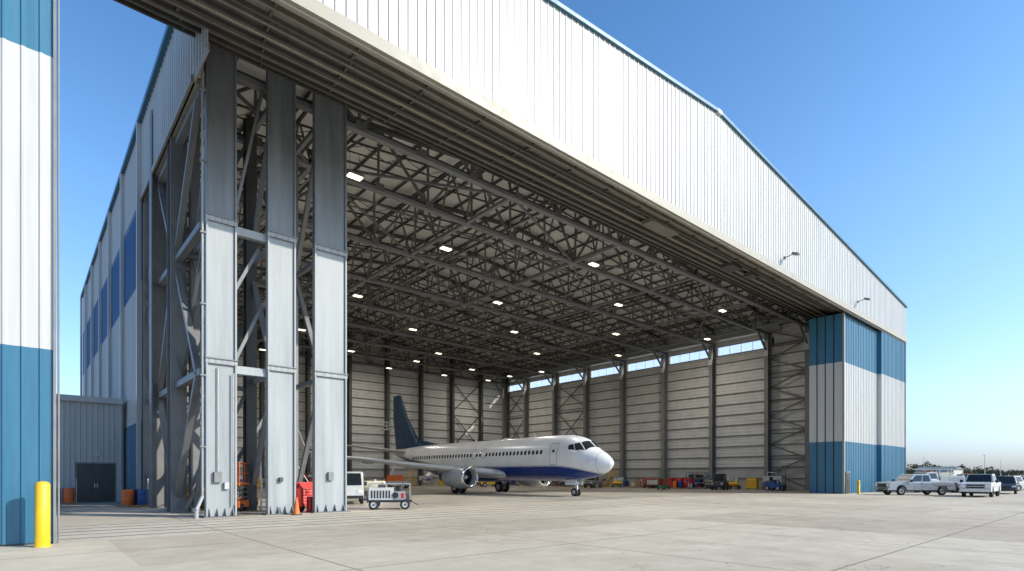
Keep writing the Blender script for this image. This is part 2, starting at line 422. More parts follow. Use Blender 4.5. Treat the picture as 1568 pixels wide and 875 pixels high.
b.ribbed((WL,VB,0),(0,-1,0),VB-VL,(-1,0,0),5.1,13.6,white_clad,0.5,0.05)
b.ribbed((WL,VB,0),(0,-1,0),VB-VL,(-1,0,0),0,5.1,blue_clad,0.5,0.05)
for v in (VL,47.5,55,62.5,70,77.5,VB):
    b.box(WL-0.28,WL-0.06,v-0.12,v+0.12,0,zr(WL)-0.1,white_clad)
b.box(WL-0.02,WL+0.05,24.0,VB,18.3,18.6,cream)
b.box(WL+0.05,WL+0.11,VL,VB,0,22.5,liner); b.box(WL+0.05,WL+0.11,26.4,VL,18.6,22.5,liner)
b.box(WL-0.12,WL+0.3,26.4,VL,18.3,18.6,cream)
b.obj('left_wall',H)
b=MB()
for v in (31.8,36.2,VL-0.4):
    b.icol(WL+0.35,v,0,21.8,0.7,0.95,0.06,steel_l,'x' if v==36.2 else 'y')
for z in (6.2,12.4,18.1):
    b.box(WL+0.2,WL+0.5,26.4,VL,z-0.14,z+0.14,steel_l)
vv=[27.0,31.8,36.2,39.6]
for i in range(3):
    for j,(z0,z1) in enumerate(((0.3,6.2),(6.2,12.4),(12.4,18.1))):
        if (i+j)%2: b.beam((WL+0.3,vv[i],z0),(WL+0.3,vv[i+1],z1),0.26,0.22,steel_l)
        else: b.beam((WL+0.3,vv[i],z1),(WL+0.3,vv[i+1],z0),0.26,0.22,steel_l)
        if j==1: b.beam((WL+0.55,vv[i],z1),(WL+0.55,vv[i+1],z0),0.14,0.14,steel)
for v in (30.5,34.6,39.0):
    b.icol(WL+3.4,v,0,20.2,0.5,0.6,0.05,steel_d,'y')
    for j,(z0,z1) in enumerate(((0.2,6.2),(6.2,12.4),(12.4,19))):
        b.beam((WL+0.5,v,z0),(WL+3.3,v,z1),0.16,0.16,steel); b.beam((WL+0.5,v,z1),(WL+3.3,v,z1),0.16,0.18,steel)
b.obj('left_bay_steelwork',H)
def gcol(b,u0,u1,v):
    w=u1-u0
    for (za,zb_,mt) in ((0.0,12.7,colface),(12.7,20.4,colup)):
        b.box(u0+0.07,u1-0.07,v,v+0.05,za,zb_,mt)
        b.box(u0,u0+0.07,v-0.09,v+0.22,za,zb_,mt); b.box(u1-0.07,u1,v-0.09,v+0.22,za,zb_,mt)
    for z in (6.65,12.7):
        b.box(u0-0.02,u1+0.02,v-0.115,v-0.09,z-0.1,z+0.1,colface); b.box(u0-0.05,u1+0.05,v-0.17,v-0.09,z+0.10,z+0.14,steel_l)
        for k in range(5):
            for dz in(-0.05,0.05): b.cyl((u0+0.1+k*(w-0.2)/4,v-0.135,z+dz),(u0+0.1+k*(w-0.2)/4,v-0.115,z+dz),0.018,0.018,steel,6)
    b.box(u0-0.12,u1+0.12,v-0.25,v+0.5,0,0.05,steel)
    for k in range(4):
        x=u0+0.14+k*(w-0.28)/3
        b.add([(x-0.015,v-0.22,0.05),(x-0.015,v,0.05),(x-0.015,v,0.4),(x+0.015,v-0.22,0.05),(x+0.015,v,0.05),(x+0.015,v,0.4)],[(0,1,2),(3,5,4),(0,2,5,3)],steel_l)
cols=[(5.8,7.0),(8.3,9.55),(10.45,12.05)]
b=MB()
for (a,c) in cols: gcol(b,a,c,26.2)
b.obj('door_guide_columns',H)
b=MB()
for (a,c) in cols:
    m=(a+c)/2
    b.icol(m,31.2,0,20.2,0.4,0.5,0.05,steel_l,'y')
    b.icol(m,26.75,0,20.2,0.35,0.9,0.05,steel,'y')
    for j,(z0,z1) in enumerate(((0.3,6.6),(6.6,12.7),(12.7,19.5))):
        if j%2: b.beam((m,27.2,z0),(m,30.9,z1),0.22,0.2,steel_l)
        else: b.beam((m,27.2,z1),(m,30.9,z0),0.22,0.2,steel_l)
        b.beam((m,27.2,z1),(m,30.9,z1),0.2,0.22,steel_l)
a=cols[0][1]; c=cols[1][0]
for z in (6.5,12.6): b.box(a,c,26.3,26.6,z-0.25,z+0.1,colface)
for (z0,z1) in ((6.6,9.6),(9.8,12.5)): b.beam((a,27,z0),(c,27,z1),0.14,0.14,steel_l)
b.beam((a,26.9,12.9),(c,26.9,19.5),0.12,0.12,steel_l)
for z0,z1 in((0.4,6.4),(6.8,12.4)): b.beam((7.0,31,z0),(10.6,31,z1),0.18,0.18,steel_l)
b.obj('door_guide_lattice',H)
b=MB()
b.cyl((5.66,26.15,0.9),(5.66,26.15,19.4),0.05,0.05,colface,12); b.cyl((5.66,26.15,0.9),(5.38,25.9,0.35),0.075,0.075,colface,12); b.cyl((5.38,25.9,0.35),(5.38,25.9,0.0),0.09,0.09,colface,12)
b.cyl((5.66,26.15,19.4),(5.4,25.3,20.1),0.09,0.09,colface,12)
for z in (3,6,9,12,15,18): b.box(5.57,5.8,26.05,26.2,z-0.03,z+0.03,steel_l)
b.cyl((6.85,26.06,0.5),(6.85,26.06,6.2),0.03,0.03,galv,8)
b.box(6.1,6.4,26.05,26.19,1.5,1.95,steel_l); b.box(6.5,6.68,26.06,26.19,1.2,1.5,galv); b.cyl((6.25,26.12,1.95),(6.25,26.12,6.4),0.025,0.025,galv,8)
b.box(11.1,11.35,26.05,26.19,1.55,1.95,steel_l); b.box(8.8,8.95,26.05,26.19,1.5,1.7,steel_d)
b.obj('column_pipes_and_boxes',H)
def flood(b,u,z):
    b.beam((u,VF-0.06,z),(u,VF-0.7,z+0.1),0.05,0.05,steel); b.box(u-0.1,u+0.1,VF-0.12,VF-0.05,z-0.12,z+0.1,steel)
    b.beam((u,VF-0.65,z+0.14),(u,VF-1.1,z-0.02),0.4,0.16,steel)
b=MB(); flood(b,45.0,18.9); flood(b,61.8,18.9); b.obj('fascia_floodlights',H)
b=MB()
pts=[(u,v) for i,v in enumerate((30,36,43,50.5,58,66,73.5,80)) for j,u in enumerate((15,25,35,45,55,65)) if (i+j)%2==0 or i>5]
for (u,v) in pts:
    z=19.1+U(-0.15,0.15); u+=U(-0.8,0.8); v+=U(-0.8,0.8)
    b.box(u-0.45,u+0.45,v-0.25,v+0.25,z+0.05,z+0.2,galv); b.box(u-0.2,u+0.2,v-0.1,v+0.1,z+0.2,z+0.32,steel_d)
    b.box(u-0.41,u+0.41,v-0.21,v+0.21,z,z+0.05,lampE)
    for x in(-0.3,0.3): b.cyl((u+x,v,z+0.2),(u+x,v,z+1.5),0.012,0.012,steel_d,5)
b.obj('high_bay_lights',H)
for (u,v) in [(15,38),(39,38),(63,39),(27,56),(51,56),(15,75),(39,75),(62,75)]:
    L=bpy.data.lights.new('high_bay_light','AREA'); L.energy=750; L.color=(1,0.93,0.82); L.shape='RECTANGLE'; L.size=0.9; L.size_y=0.36
    o=bpy.data.objects.new('high_bay_lamp',L); o.location=(u,v,18.8); o.parent=H; bpy.context.scene.collection.objects.link(o)

# ---------------------------------------------------------------- annex
A=empty('annex_building'); b=MB()
b.ribbed((-7,46,0),(1,0,0),9.55,(0,-1,0),0,6.75,annexm,0.3,0.035)
b.ribbed((2.55,46,0),(1,0,0),2.2,(0,-1,0),2.65,6.75,annexm,0.3,0.035)
b.ribbed((4.75,46,0),(1,0,0),0.35,(0,-1,0),0,6.75,annexm,0.3,0.035)
b.ribbed((-7,60,0),(0,-1,0),14,(-1,0,0),0,6.75,annexm,0.3,0.035)
b.obj('walls',A)
b=MB(); b.box(-7.15,5.1,45.8,60,6.75,6.98,steel_l); b.box(-7.15,5.1,45.72,45.8,6.6,6.98,annexm); b.obj('roof_and_parapet',A)
b=MB(); b.box(2.55,4.75,46.0,46.1,0.02,2.65,steel_l); b.box(2.65,3.62,45.94,46.0,0.02,2.55,doorm); b.box(3.66,4.65,45.94,46.0,0.02,2.55,doorm)
b.box(3.55,3.6,45.88,45.94,1.0,1.25,galv); b.box(3.68,3.73,45.88,45.94,1.0,1.25,galv)
b.obj('double_door',A)
b=MB(); b.box(3.55,3.85,45.75,45.95,3.1,3.25,galv); b.box(0.9,1.2,45.8,45.95,1.3,1.9,galv); b.obj('wall_light',A)

# ---------------------------------------------------------------- aircraft
def interp(tab,s):
    n=len(tab)
    if s<=tab[0][0]: return tab[0][1:]
    if s>=tab[-1][0]: return tab[-1][1:]
    for i in range(n-1):
        if tab[i][0]<=s<=tab[i+1][0]: break
    x0,x1=tab[i][0],tab[i+1][0]; h=x1-x0; t=(s-x0)/h; out=[]
    for c in range(1,len(tab[0])):
        p0,p1=tab[i][c],tab[i+1][c]
        def sl(k):
            if k<=0: return (tab[1][c]-tab[0][c])/(tab[1][0]-tab[0][0])
            if k>=n-1: return (tab[-1][c]-tab[-2][c])/(tab[-1][0]-tab[-2][0])
            a=(tab[k][c]-tab[k-1][c])/(tab[k][0]-tab[k-1][0]); b_=(tab[k+1][c]-tab[k][c])/(tab[k+1][0]-tab[k][0])
            return 0 if a*b_<=0 else 2*a*b_/(a+b_)
        m0,m1=sl(i),sl(i+1)
        out.append((2*t**3-3*t**2+1)*p0+(t**3-2*t**2+t)*h*m0+(-2*t**3+3*t**2)*p1+(t**3-t**2)*h*m1)
    return out
FUS=[(0,2.78,2.78,0.0),(0.06,2.60,2.97,0.2),(0.2,2.43,3.13,0.37),(0.5,2.17,3.38,0.65),(1.0,1.90,3.72,0.97),(1.7,1.68,4.10,1.28),(2.5,1.52,4.72,1.54),(3.3,1.42,5.07,1.70),(4.5,1.34,5.28,1.83),(6.2,1.30,5.33,1.88),(21,1.30,5.33,1.88),(24,1.62,5.33,1.84),(27,2.28,5.31,1.6),(30,3.05,5.22,1.22),(33,3.85,5.05,0.72),(34.8,4.35,4.85,0.36),(35.3,4.5,4.75,0.15)]
def fpt(s,phi,off=0):
    zb_,zt_,hw=interp(FUS,s); zc=(zb_+zt_)/2; rh=(zt_-zb_)/2
    n=Vector((math.sin(phi)/max(hw,0.05),0,math.cos(phi)/max(rh,0.05))).normalized()
    return Vector((hw*math.sin(phi),s,zc+rh*math.cos(phi)))+n*off
def fz(s,z,side,off=0):
    zb_,zt_,hw=interp(FUS,s); zc=(zb_+zt_)/2; rh=(zt_-zb_)/2
    return fpt(s,side*math.acos(max(-1,min(1,(z-zc)/rh))),off)
def livery():
    m=bpy.data.materials.new('aircraft_livery'); m.use_nodes=True; nt=m.node_tree; b=nt.nodes['Principled BSDF']
    N=nt.nodes.new;L=nt.links.new
    tc=N('ShaderNodeTexCoord'); sp=N('ShaderNodeSeparateXYZ'); L(tc.outputs['Object'],sp.inputs[0])
    def mm(op,a,b_=0,c=0):
        n=N('ShaderNodeMath'); n.operation=op
        for i,x in enumerate((a,b_,c)):
            if isinstance(x,(int,float)): n.inputs[i].default_value=x
            else: L(x,n.inputs[i])
        return n.outputs[0]
    fr=mm('SUBTRACT',5.5,sp.outputs[1]); fr=mm('MAXIMUM',fr,0); fr=mm('MULTIPLY',mm('MULTIPLY',fr,fr),0.034)
    rr=mm('MAXIMUM',mm('SUBTRACT',sp.outputs[1],20.0),0); rr=mm('MULTIPLY',rr,0.12)
    bd=mm('ADD',mm('SUBTRACT',2.56,fr),rr)
    isb=mm('LESS_THAN',sp.outputs[2],bd)
    grey=mm('LESS_THAN',sp.outputs[2],mm('ADD',bd,0.12))
    no=N('ShaderNodeTexNoise'); no.inputs['Scale'].default_value=0.8; no.inputs['Detail'].default_value=5; L(tc.outputs['Object'],no.inputs[0])
    cr=N('ShaderNodeValToRGB'); L(no.outputs[0],cr.inputs[0]); cr.color_ramp.elements[0].position=0.3; cr.color_ramp.elements[1].position=0.7
    cr.color_ramp.elements[0].color=(0.66,0.67,0.69,1); cr.color_ramp.elements[1].color=(0.76,0.77,0.79,1)
    m0=N('ShaderNodeMix'); m0.data_type='RGBA'; L(grey,m0.inputs[0]); L(cr.outputs[0],m0.inputs[6]); m0.inputs[7].default_value=(0.45,0.48,0.5,1)
    m1=N('ShaderNodeMix'); m1.data_type='RGBA'; L(isb,m1.inputs[0]); L(m0.outputs[2],m1.inputs[6]); m1.inputs[7].default_value=(0.008,0.035,0.20,1)
    L(m1.outputs[2],b.inputs['Base Color']); b.inputs['Roughness'].default_value=0.25
    return m
liv=livery()
acgrey=pm('wing_grey',(0.50,0.51,0.52),0.35,0.1,0.08,0.6)
acblue=pm('tail_blue',(0.010,0.042,0.10),0.32,0,0.08,0.6)
acwhite=pm('aircraft_white',(0.72,0.72,0.72),0.3,0,0.04,0.6)
P=empty('parked_airliner',(35.8,28.4,0.0))
b=MB(); ss=[0,0.02,0.06,0.12,0.2,0.35,0.5]+[0.75+0.25*i for i in range(22)]; s=6.5
while s<35.3: ss.append(s); s+=0.6
ss.append(35.3); n=48; vs=[];fs=[]
for s in ss:
    for k in range(n): vs.append(fpt(s,2*math.pi*k/n))
for j in range(len(ss)-1):
    for k in range(n): fs.append((j*n+k,(j+1)*n+k,(j+1)*n+(k+1)%n,j*n+(k+1)%n))
b.add(vs,fs,liv,True); b.add(vs[-n:],[tuple(range(n))],steel_d)
vs=[];fs=[];m_=16
for j in range(17):
    t=j/16; s=11.2+9.3*t; w=2.15*math.sin(math.pi*min(max(t,0.04),0.96))**0.35; d=1.0*math.sin(math.pi*min(max(t,0.03),0.97))**0.4
    for k in range(m_+1):
        a=-math.pi/2+math.pi*k/m_; vs.append((w*math.sin(a),s,2.1-d*math.cos(a)))
for j in range(16):
    for k in range(m_): fs.append((j*(m_+1)+k,j*(m_+1)+k+1,(j+1)*(m_+1)+k+1,(j+1)*(m_+1)+k))
b.add(vs,fs,liv,True)
b.obj('fuselage',P)
def patch(b,pts,mat,off=0.012,nn=5):
    vs=[];fs=[]
    for i in range(nn+1):
        for j in range(nn+1):
            a,c=i/nn,j/nn
            s=(pts[0][0]*(1-a)+pts[1][0]*a)*(1-c)+(pts[3][0]*(1-a)+pts[2][0]*a)*c
            p=(pts[0][1]*(1-a)+pts[1][1]*a)*(1-c)+(pts[3][1]*(1-a)+pts[2][1]*a)*c
            vs.append(fpt(s,p,off))
    for i in range(nn):
        for j in range(nn): q=i*(nn+1)+j; fs.append((q,q+1,q+nn+2,q+nn+1))
    b.add(vs,fs,mat,True)
def zpatch(b,s0,s1,z0,z1,side,mat,off=0.012,nn=4,chamf=0):
    vs=[];fs=[]
    for i in range(nn+1):
        for j in range(nn+1):
            a=i/nn;c=j/nn; s=s0+(s1-s0)*a; z=z0+(z1-z0)*c
            if chamf and i in(0,nn): z=(z0+z1)/2+(z-(z0+z1)/2)*(1-chamf)
            vs.append(fz(s,z,side,off))
    for i in range(nn):
        for j in range(nn): q=i*(nn+1)+j; fs.append((q,q+1,q+nn+2,q+nn+1))
    b.add(vs,fs,mat,True)
b=MB(); D=math.radians
for sd in(-1,1):
    patch(b,[(1.74,D(3)*sd),(2.42,D(3)*sd),(2.62,D(33)*sd),(1.96,D(48)*sd)],glassd,0.014)
    patch(b,[(2.04,D(51)*sd),(2.70,D(36)*sd),(3.08,D(47)*sd),(2.72,D(66)*sd)],glassd,0.014)
    patch(b,[(2.82,D(66)*sd),(3.16,D(48.5)*sd),(3.55,D(57)*sd),(3.45,D(68)*sd)],glassd,0.014)
    s=6.3;i=0
    while s<28.2:
        if i not in(16,19): zpatch(b,s,s+0.27,3.62,3.98,sd,glassd,0.012,4,0.3)
        s+=0.508;i+=1
b.obj('windows',P)
b=MB(); dk=pm('panel_line',(0.16,0.17,0.18),0.5,0,0)
def frame(b,s0,s1,z0,z1,sd,w=0.035):
    zpatch(b,s0,s1,z1-w,z1,sd,dk,0.013,2); zpatch(b,s0,s1,z0,z0+w,sd,dk,0.013,2)
    zpatch(b,s0,s0+w,z0+w,z1-w,sd,dk,0.013,6); zpatch(b,s1-w,s1,z0+w,z1-w,sd,dk,0.013,6)
for sd in(-1,1):
    frame(b,4.55,5.40,2.72,4.55,sd); frame(b,28.6,29.3,3.3,4.75,sd); frame(b,14.3,14.85,3.45,4.4,sd); frame(b,15.85,16.4,3.45,4.4,sd)
    frame(b,7.5,8.8,1.75,2.5,sd,0.025); frame(b,22.6,23.8,1.95,2.7,sd,0.025)
    zpatch(b,4.85,5.1,3.75,3.98,sd,glassd,0.014,3)
for k in range(48):
    p0=2*math.pi*k/48;p1=2*math.pi*(k+1)/48; patch(b,[(0.98,p0),(1.0,p0),(1.0,p1),(0.98,p1)],dk,0.006,1)
b.beam((0,9,5.3),(0,9.25,5.62),0.03,0.2,acwhite); b.beam((0,18,5.3),(0,18.2,5.6),0.03,0.2,acwhite); b.lathe((0,12.5,5.28),(0,1,0),[(0,0.0),(0.2,0.15),(0.9,0.2),(1.4,0.0)],acwhite,10)
for sd in(-1,1):
    for z in(3.0,2.8): b.beam(fz(1.5,z,sd),fz(1.5,z,sd)+Vector((sd*0.14,-0.05,0)),0.03,0.03,dk)
b.obj('doors_and_panel_lines',P)
def foil(b,st,mat,vertical=False,n=10):
    prof=[]
    for i in range(n+1):
        x=(1-math.cos(math.pi*i/n))/2; y=5*(0.2969*math.sqrt(x)-0.126*x-0.3516*x*x+0.2843*x**3-0.1036*x**4); prof.append((x,y))
    loop=prof+[(x,-y) for x,y in reversed(prof[1:-1])]; m=len(loop); vs=[];fs=[]
    for (sp_,le,ch,z,th) in st:
        for x,y in loop:
            if vertical: vs.append((y*th*ch,le+x*ch,z))
            else: vs.append((sp_,le+x*ch,z+y*th*ch))
    for j in range(len(st)-1):
        for k in range(m): fs.append((j*m+k,j*m+(k+1)%m,(j+1)*m+(k+1)%m,(j+1)*m+k))
    b.add(vs,fs,mat,True); b.add(vs[-m:],[tuple(range(m))],mat)
b=MB()
for sd in(-1,1):
    foil(b,[(sd*0.5,11.3,8.2,1.95,0.13),(sd*1.9,12.0,7.2,2.0,0.13),(sd*5.2,14.0,5.0,2.38,0.12),(sd*10,16.5,3.6,2.95,0.11),(sd*16.6,19.9,1.75,3.75,0.10)],acgrey)
    foil2=[(sd*16.6,19.9,1.75,3.75),(sd*16.95,20.2,1.5,3.95),(sd*17.15,20.6,1.25,4.5),(sd*17.4,21.6,0.6,6.1)]
    vs=[];fs=[]
    for (x,le,ch,z) in foil2:
        vs+=[(x-0.04,le,z),(x-0.04,le+ch,z),(x+0.04,le+ch,z+0.01),(x+0.04,le,z+0.01)]
    for j in range(3):
        for k in range(4): fs.append((4*j+k,4*j+(k+1)%4,4*j+4+(k+1)%4,4*j+4+k))
    b.add(vs,fs,acwhite); b.add(vs[-4:],[(0,1,2,3)],acwhite)
    for x in(3.2,7.6,11.6):
        z=2.05+(x-1.9)*0.118; s0=17.6+(x-3)*0.20
        b.lathe((sd*x,s0-1.3,z-0.22),(0,1,0.02),[(0,0.0),(0.4,0.14),(1.4,0.2),(2.4,0.12),(3.0,0.0)],acgrey,10)
b.obj('wings',P)
b=MB()
foil(b,[(0,26.6,8.2,5.1,0.05),(0,29.0,5.9,5.6,0.09),(0,31.9,3.6,9.0,0.09),(0,33.55,1.95,11.9,0.09)],acblue,True)
foil(b,[(0,24.2,9.0,5.2,0.012),(0,28.4,5.5,5.95,0.05)],acblue,True)
b.obj('tail_fin',P)
b=MB()
for sd in(-1,1): foil(b,[(sd*0.3,30.3,4.0,4.6,0.09),(sd*7.0,33.6,1.4,5.35,0.09)],acgrey)
b.obj('tailplane',P)
b=MB(); fanm=pm('fan_blades',(0.10,0.10,0.11),0.35,0.7,0)
nac=pm('nacelle_paint',(0.36,0.40,0.45),0.3,0.1,0.06,0.6)
for sd in(-1,1):
    x=sd*4.85; y=12.6; z=1.62
    b.lathe((x,y,z),(0,1,0),[(0.12,0.76),(0.02,0.82),(0,0.87),(0.06,0.93),(0.2,0.99)],chrome,32)
    b.lathe((x,y,z),(0,1,0),[(0.2,0.99),(0.9,1.08),(1.8,1.08),(2.8,0.98),(3.5,0.86)],nac,32)
    b.lathe((x,y,z),(0,1,0),[(0.12,0.76),(0.5,0.74),(0.9,0.78)],acgrey,32)
    b.lathe((x,y,z),(0,1,0),[(3.3,0.6),(3.9,0.55),(4.6,0.40)],steel_d,24); b.lathe((x,y,z),(0,1,0),[(4.2,0.3),(5.2,0.02)],steel_d,16)
    b.lathe((x,y,z),(0,1,0),[(3.5,0.86),(3.45,0.6)],blackm,32)
    b.cyl((x,y+0.9,z),(x,y+0.95,z),0.78,0.78,blackm,32)
    b.lathe((x,y,z),(0,1,0),[(0.45,0.0),(0.6,0.12),(0.85,0.24)],acgrey,16)
    for k in range(24):
        t=2*math.pi*k/24; c,s_=math.cos(t),math.sin(t); t2=t+0.13
        b.add([(x+0.22*c,y+0.7,z+0.22*s_),(x+0.76*math.cos(t-0.05),y+0.72,z+0.76*math.sin(t-0.05)),(x+0.76*math.cos(t2),y+0.88,z+0.76*math.sin(t2)),(x+0.22*math.cos(t2+0.1),y+0.85,z+0.22*math.sin(t2+0.1))],[(0,1,2,3)],fanm)
    b.add([(x-0.13,y+0.9,z+1.05),(x+0.13,y+0.9,z+1.05),(x+0.16,y+5.2,z+0.35),(x-0.16,y+5.2,z+0.35),(x-0.05,y+1.3,z+1.12),(x+0.05,y+1.3,z+1.12),(x+0.16,y+5.0,2.5),(x-0.16,y+5.0,2.5)],
          [(0,1,5,4),(1,2,6,5),(3,0,4,7),(2,3,7,6),(4,5,6,7)],acgrey)
b.obj('engines',P)
b=MB()
def wheel(b,x,y,z,r,w,hub=acgrey):
    b.lathe((x-w/2,y,z),(1,0,0),[(0,r*0.55),(0,r*0.88),(w*0.15,r),(w*0.85,r),(w,r*0.88),(w,r*0.55)],rubber,20)
    b.cyl((x-w/2+0.02,y,z),(x+w/2-0.02,y,z),r*0.56,r*0.56,hub,16)
b.cyl((0,4.0,0.35),(0,4.0,1.6),0.075,0.10,acwhite,12); b.cyl((0,4.05,0.9),(0,5.1,1.7),0.05,0.05,acwhite,8); b.cyl((-0.3,4.0,0.36),(0.3,4.0,0.36),0.05,0.05,acwhite,8)
b.box(-0.05,0.05,3.82,3.94,0.55,1.0,acwhite); b.cyl((0,3.82,1.15),(0,3.76,1.15),0.09,0.09,lampg,12)
for x in(-0.2,0.2): wheel(b,x,4.0,0.345,0.345,0.2)
for sd in(-1,1): b.box(sd*0.42-0.02,sd*0.42+0.02,3.6,4.9,0.95,1.5,acwhite)
for sd in(-1,1):
    x=sd*2.86; b.cyl((x,17.2,0.55),(x,17.2,2.2),0.11,0.14,acwhite,12); b.cyl((x,17.2,1.1),(x-sd*1.1,17.2,1.9),0.06,0.06,acwhite,8)
    b.cyl((x-0.5,17.2,0.57),(x+0.5,17.2,0.57),0.07,0.07,acgrey,8); b.box(x+sd*0.22-0.02,x+sd*0.22+0.02,16.8,17.6,0.9,2.0,acwhite)
    for dx in(-0.42,0.42): wheel(b,x+dx,17.2,0.57,0.57,0.38)
b.obj('landing_gear',P)

# ---------------------------------------------------------------- road vehicles
def arcpts(cx,cz,r,a0,a1,n=8):
    return [(cx+r*math.cos(math.radians(a0+(a1-a0)*i/n)),cz+r*math.sin(math.radians(a0+(a1-a0)*i/n))) for i in range(n+1)]
def lowbody(xr,xf,zb_,pts_top,wheels,r):
    pts=[(xr,zb_)]
    for wx in wheels: pts+=arcpts(wx,zb_,r*1.2,180,0)
    pts+=[(xf,zb_)]+pts_top
    return pts
def cabin(b,xb0,xb1,xt0,xt1,wb,wt,z0,z1,paint,wins):
    B=[(xb0,-wb,z0),(xb1,-wb,z0),(xb1,wb,z0),(xb0,wb,z0)]; T=[(xt0,-wt,z1),(xt1,-wt,z1),(xt1,wt,z1),(xt0,wt,z1)]
    b.add(B+T,[(4,5,6,7),(0,1,5,4),(1,2,6,5),(2,3,7,6),(3,0,4,7)],paint)
    def fp(p00,p10,p11,p01,u0,u1,v0,v1,off,mat):
        p00,p10,p11,p01=map(Vector,(p00,p10,p11,p01)); nn=(p10-p00).cross(p01-p00).normalized()
        def g(a,c): return (p00*(1-a)+p10*a)*(1-c)+(p01*(1-a)+p11*a)*c+nn*off
        b.add([g(u0,v0),g(u1,v0),g(u1,v1),g(u0,v1)],[(0,1,2,3)],mat)
    for u0,u1 in wins:
        fp(B[0],B[1],T[1],T[0],u0,u1,0.12,0.86,0.012,glassd); fp(B[2],B[3],T[3],T[2],1-u1,1-u0,0.12,0.86,0.012,glassd)
    fp(B[1],B[2],T[2],T[1],0.06,0.94,0.1,0.92,0.012,glassd); fp(B[3],B[0],T[0],T[3],0.1,0.9,0.2,0.86,0.012,glassd)
def wheels4(b,xs,w,r,tw=0.24,rim=galv):
    for x in xs:
        for sd in(-1,1):
            y=sd*(w-tw/2)
            b.lathe((x,y-tw/2,r),(0,1,0),[(0,r*0.6),(0,r*0.9),(tw*0.15,r),(tw*0.85,r),(tw,r*0.9),(tw,r*0.6)],rubber,18)
            b.cyl((x,y-tw/2+0.03,r),(x,y+tw/2-0.03,r),r*0.61,r*0.61,rim,14)
            b.cyl((x,y-tw/2+0.01,r),(x,y+tw/2-0.01,r),r*0.2,r*0.2,blackm,10)
def pickup(loc,rz,paint=vwhite,beacon=True,name='pickup_truck'):
    E=empty(name,loc,rz); b=MB(); W=1.0
    pts=lowbody(-2.95,2.9,0.45,[(2.98,0.62),(2.95,1.08),(2.75,1.17),(1.35,1.24),(1.2,1.15),(-0.95,1.15),(-0.95,0.85),(-2.93,0.85)],(-1.85,1.85),0.39)
    b.prism(pts,-W,W,paint)
    for sd in(-1,1):
        y0,y1=sorted((sd*W,sd*(W-0.07))); b.box(-2.95,-0.95,y0,y1,0.85,1.2,paint)
    b.box(-3.0,-2.93,-W+0.07,W-0.07,0.55,1.2,paint)
    b.obj('body',E,0.03)
    b=MB(); cabin(b,-0.98,1.32,-0.8,0.55,0.97,0.80,1.15,1.9,paint,[(0.08,0.42),(0.46,0.88)]); b.obj('cab',E)
    b=MB(); wheels4(b,(-1.85,1.85),1.0,0.39); b.obj('wheels',E)
    b=MB()
    b.box(2.94,3.08,-0.95,0.95,0.45,0.68,chrome); b.box(-3.12,-3.0,-0.95,0.95,0.5,0.7,chrome)
    b.box(2.95,3.0,-0.58,0.58,0.74,1.04,blackm); b.box(3.0,3.015,-0.58,0.58,0.87,0.91,chrome)
    for sd in(-1,1):
        y0,y1=sorted((sd*0.62,sd*0.95)); b.box(2.93,2.99,y0,y1,0.8,1.04,lampg); b.box(-3.02,-2.97,sd*0.93-0.06,sd*0.93+0.06,0.8,1.12,taill)
        b.box(1.0,1.14,sd*1.15-0.1,sd*1.15+0.1,1.18,1.42,blackm); b.box(1.04,1.1,min(sd*0.9,sd*1.1),max(sd*0.9,sd*1.1),1.24,1.28,blackm)
        b.box(0.0,0.16,sd*1.01-0.015,sd*1.01+0.015,1.02,1.06,blackm); b.box(-0.06,-0.045,sd*1.0-0.006,sd*1.0+0.006,0.5,1.14,blackm); b.box(1.2,1.215,sd*1.0-0.006,sd*1.0+0.006,0.75,1.14,blackm)
    b.box(-2.9,2.8,-0.8,0.8,0.32,0.5,blackm)
    if beacon: b.box(-0.4,-0.15,-0.5,0.5,1.9,2.0,orange)
    b.obj('trim_and_lamps',E); return E
def car(loc,rz,paint,suv=False,name='parked_car'):
    E=empty(name,loc,rz); b=MB(); W=0.92; h=1.72 if suv else 1.45
    pts=lowbody(-2.25,2.2,0.32,[(2.3,0.5),(2.25,0.82),(1.3,0.98),(-1.7 if not suv else -2.2,1.02),(-2.28,0.9)],(-1.38,1.38),0.34)
    b.prism(pts,-W,W,paint); b.obj('body',E,0.04)
    b=MB()
    if suv: cabin(b,-2.2,1.25,-1.9,0.35,0.88,0.68,0.98,h,paint,[(0.05,0.3),(0.34,0.6),(0.64,0.9)])
    else: cabin(b,-1.75,1.25,-1.05,0.3,0.88,0.65,0.97,h,paint,[(0.18,0.48),(0.52,0.85)])
    b.obj('cabin',E,0.0)
    b=MB(); wheels4(b,(-1.38,1.38),0.92,0.34,0.21); b.obj('wheels',E)
    b=MB(); b.box(2.24,2.32,-0.5,0.5,0.55,0.75,blackm)
    for sd in(-1,1):
        b.box(2.18,2.28,sd*0.72-0.15,sd*0.72+0.15,0.66,0.8,lampg); b.box(-2.3,-2.22,sd*0.75-0.12,sd*0.75+0.12,0.72,0.86,taill); b.box(0.85,0.98,sd*1.0-0.09,sd*1.0+0.09,0.98,1.12,paint)
    b.obj('lamps_and_mirrors',E); return E
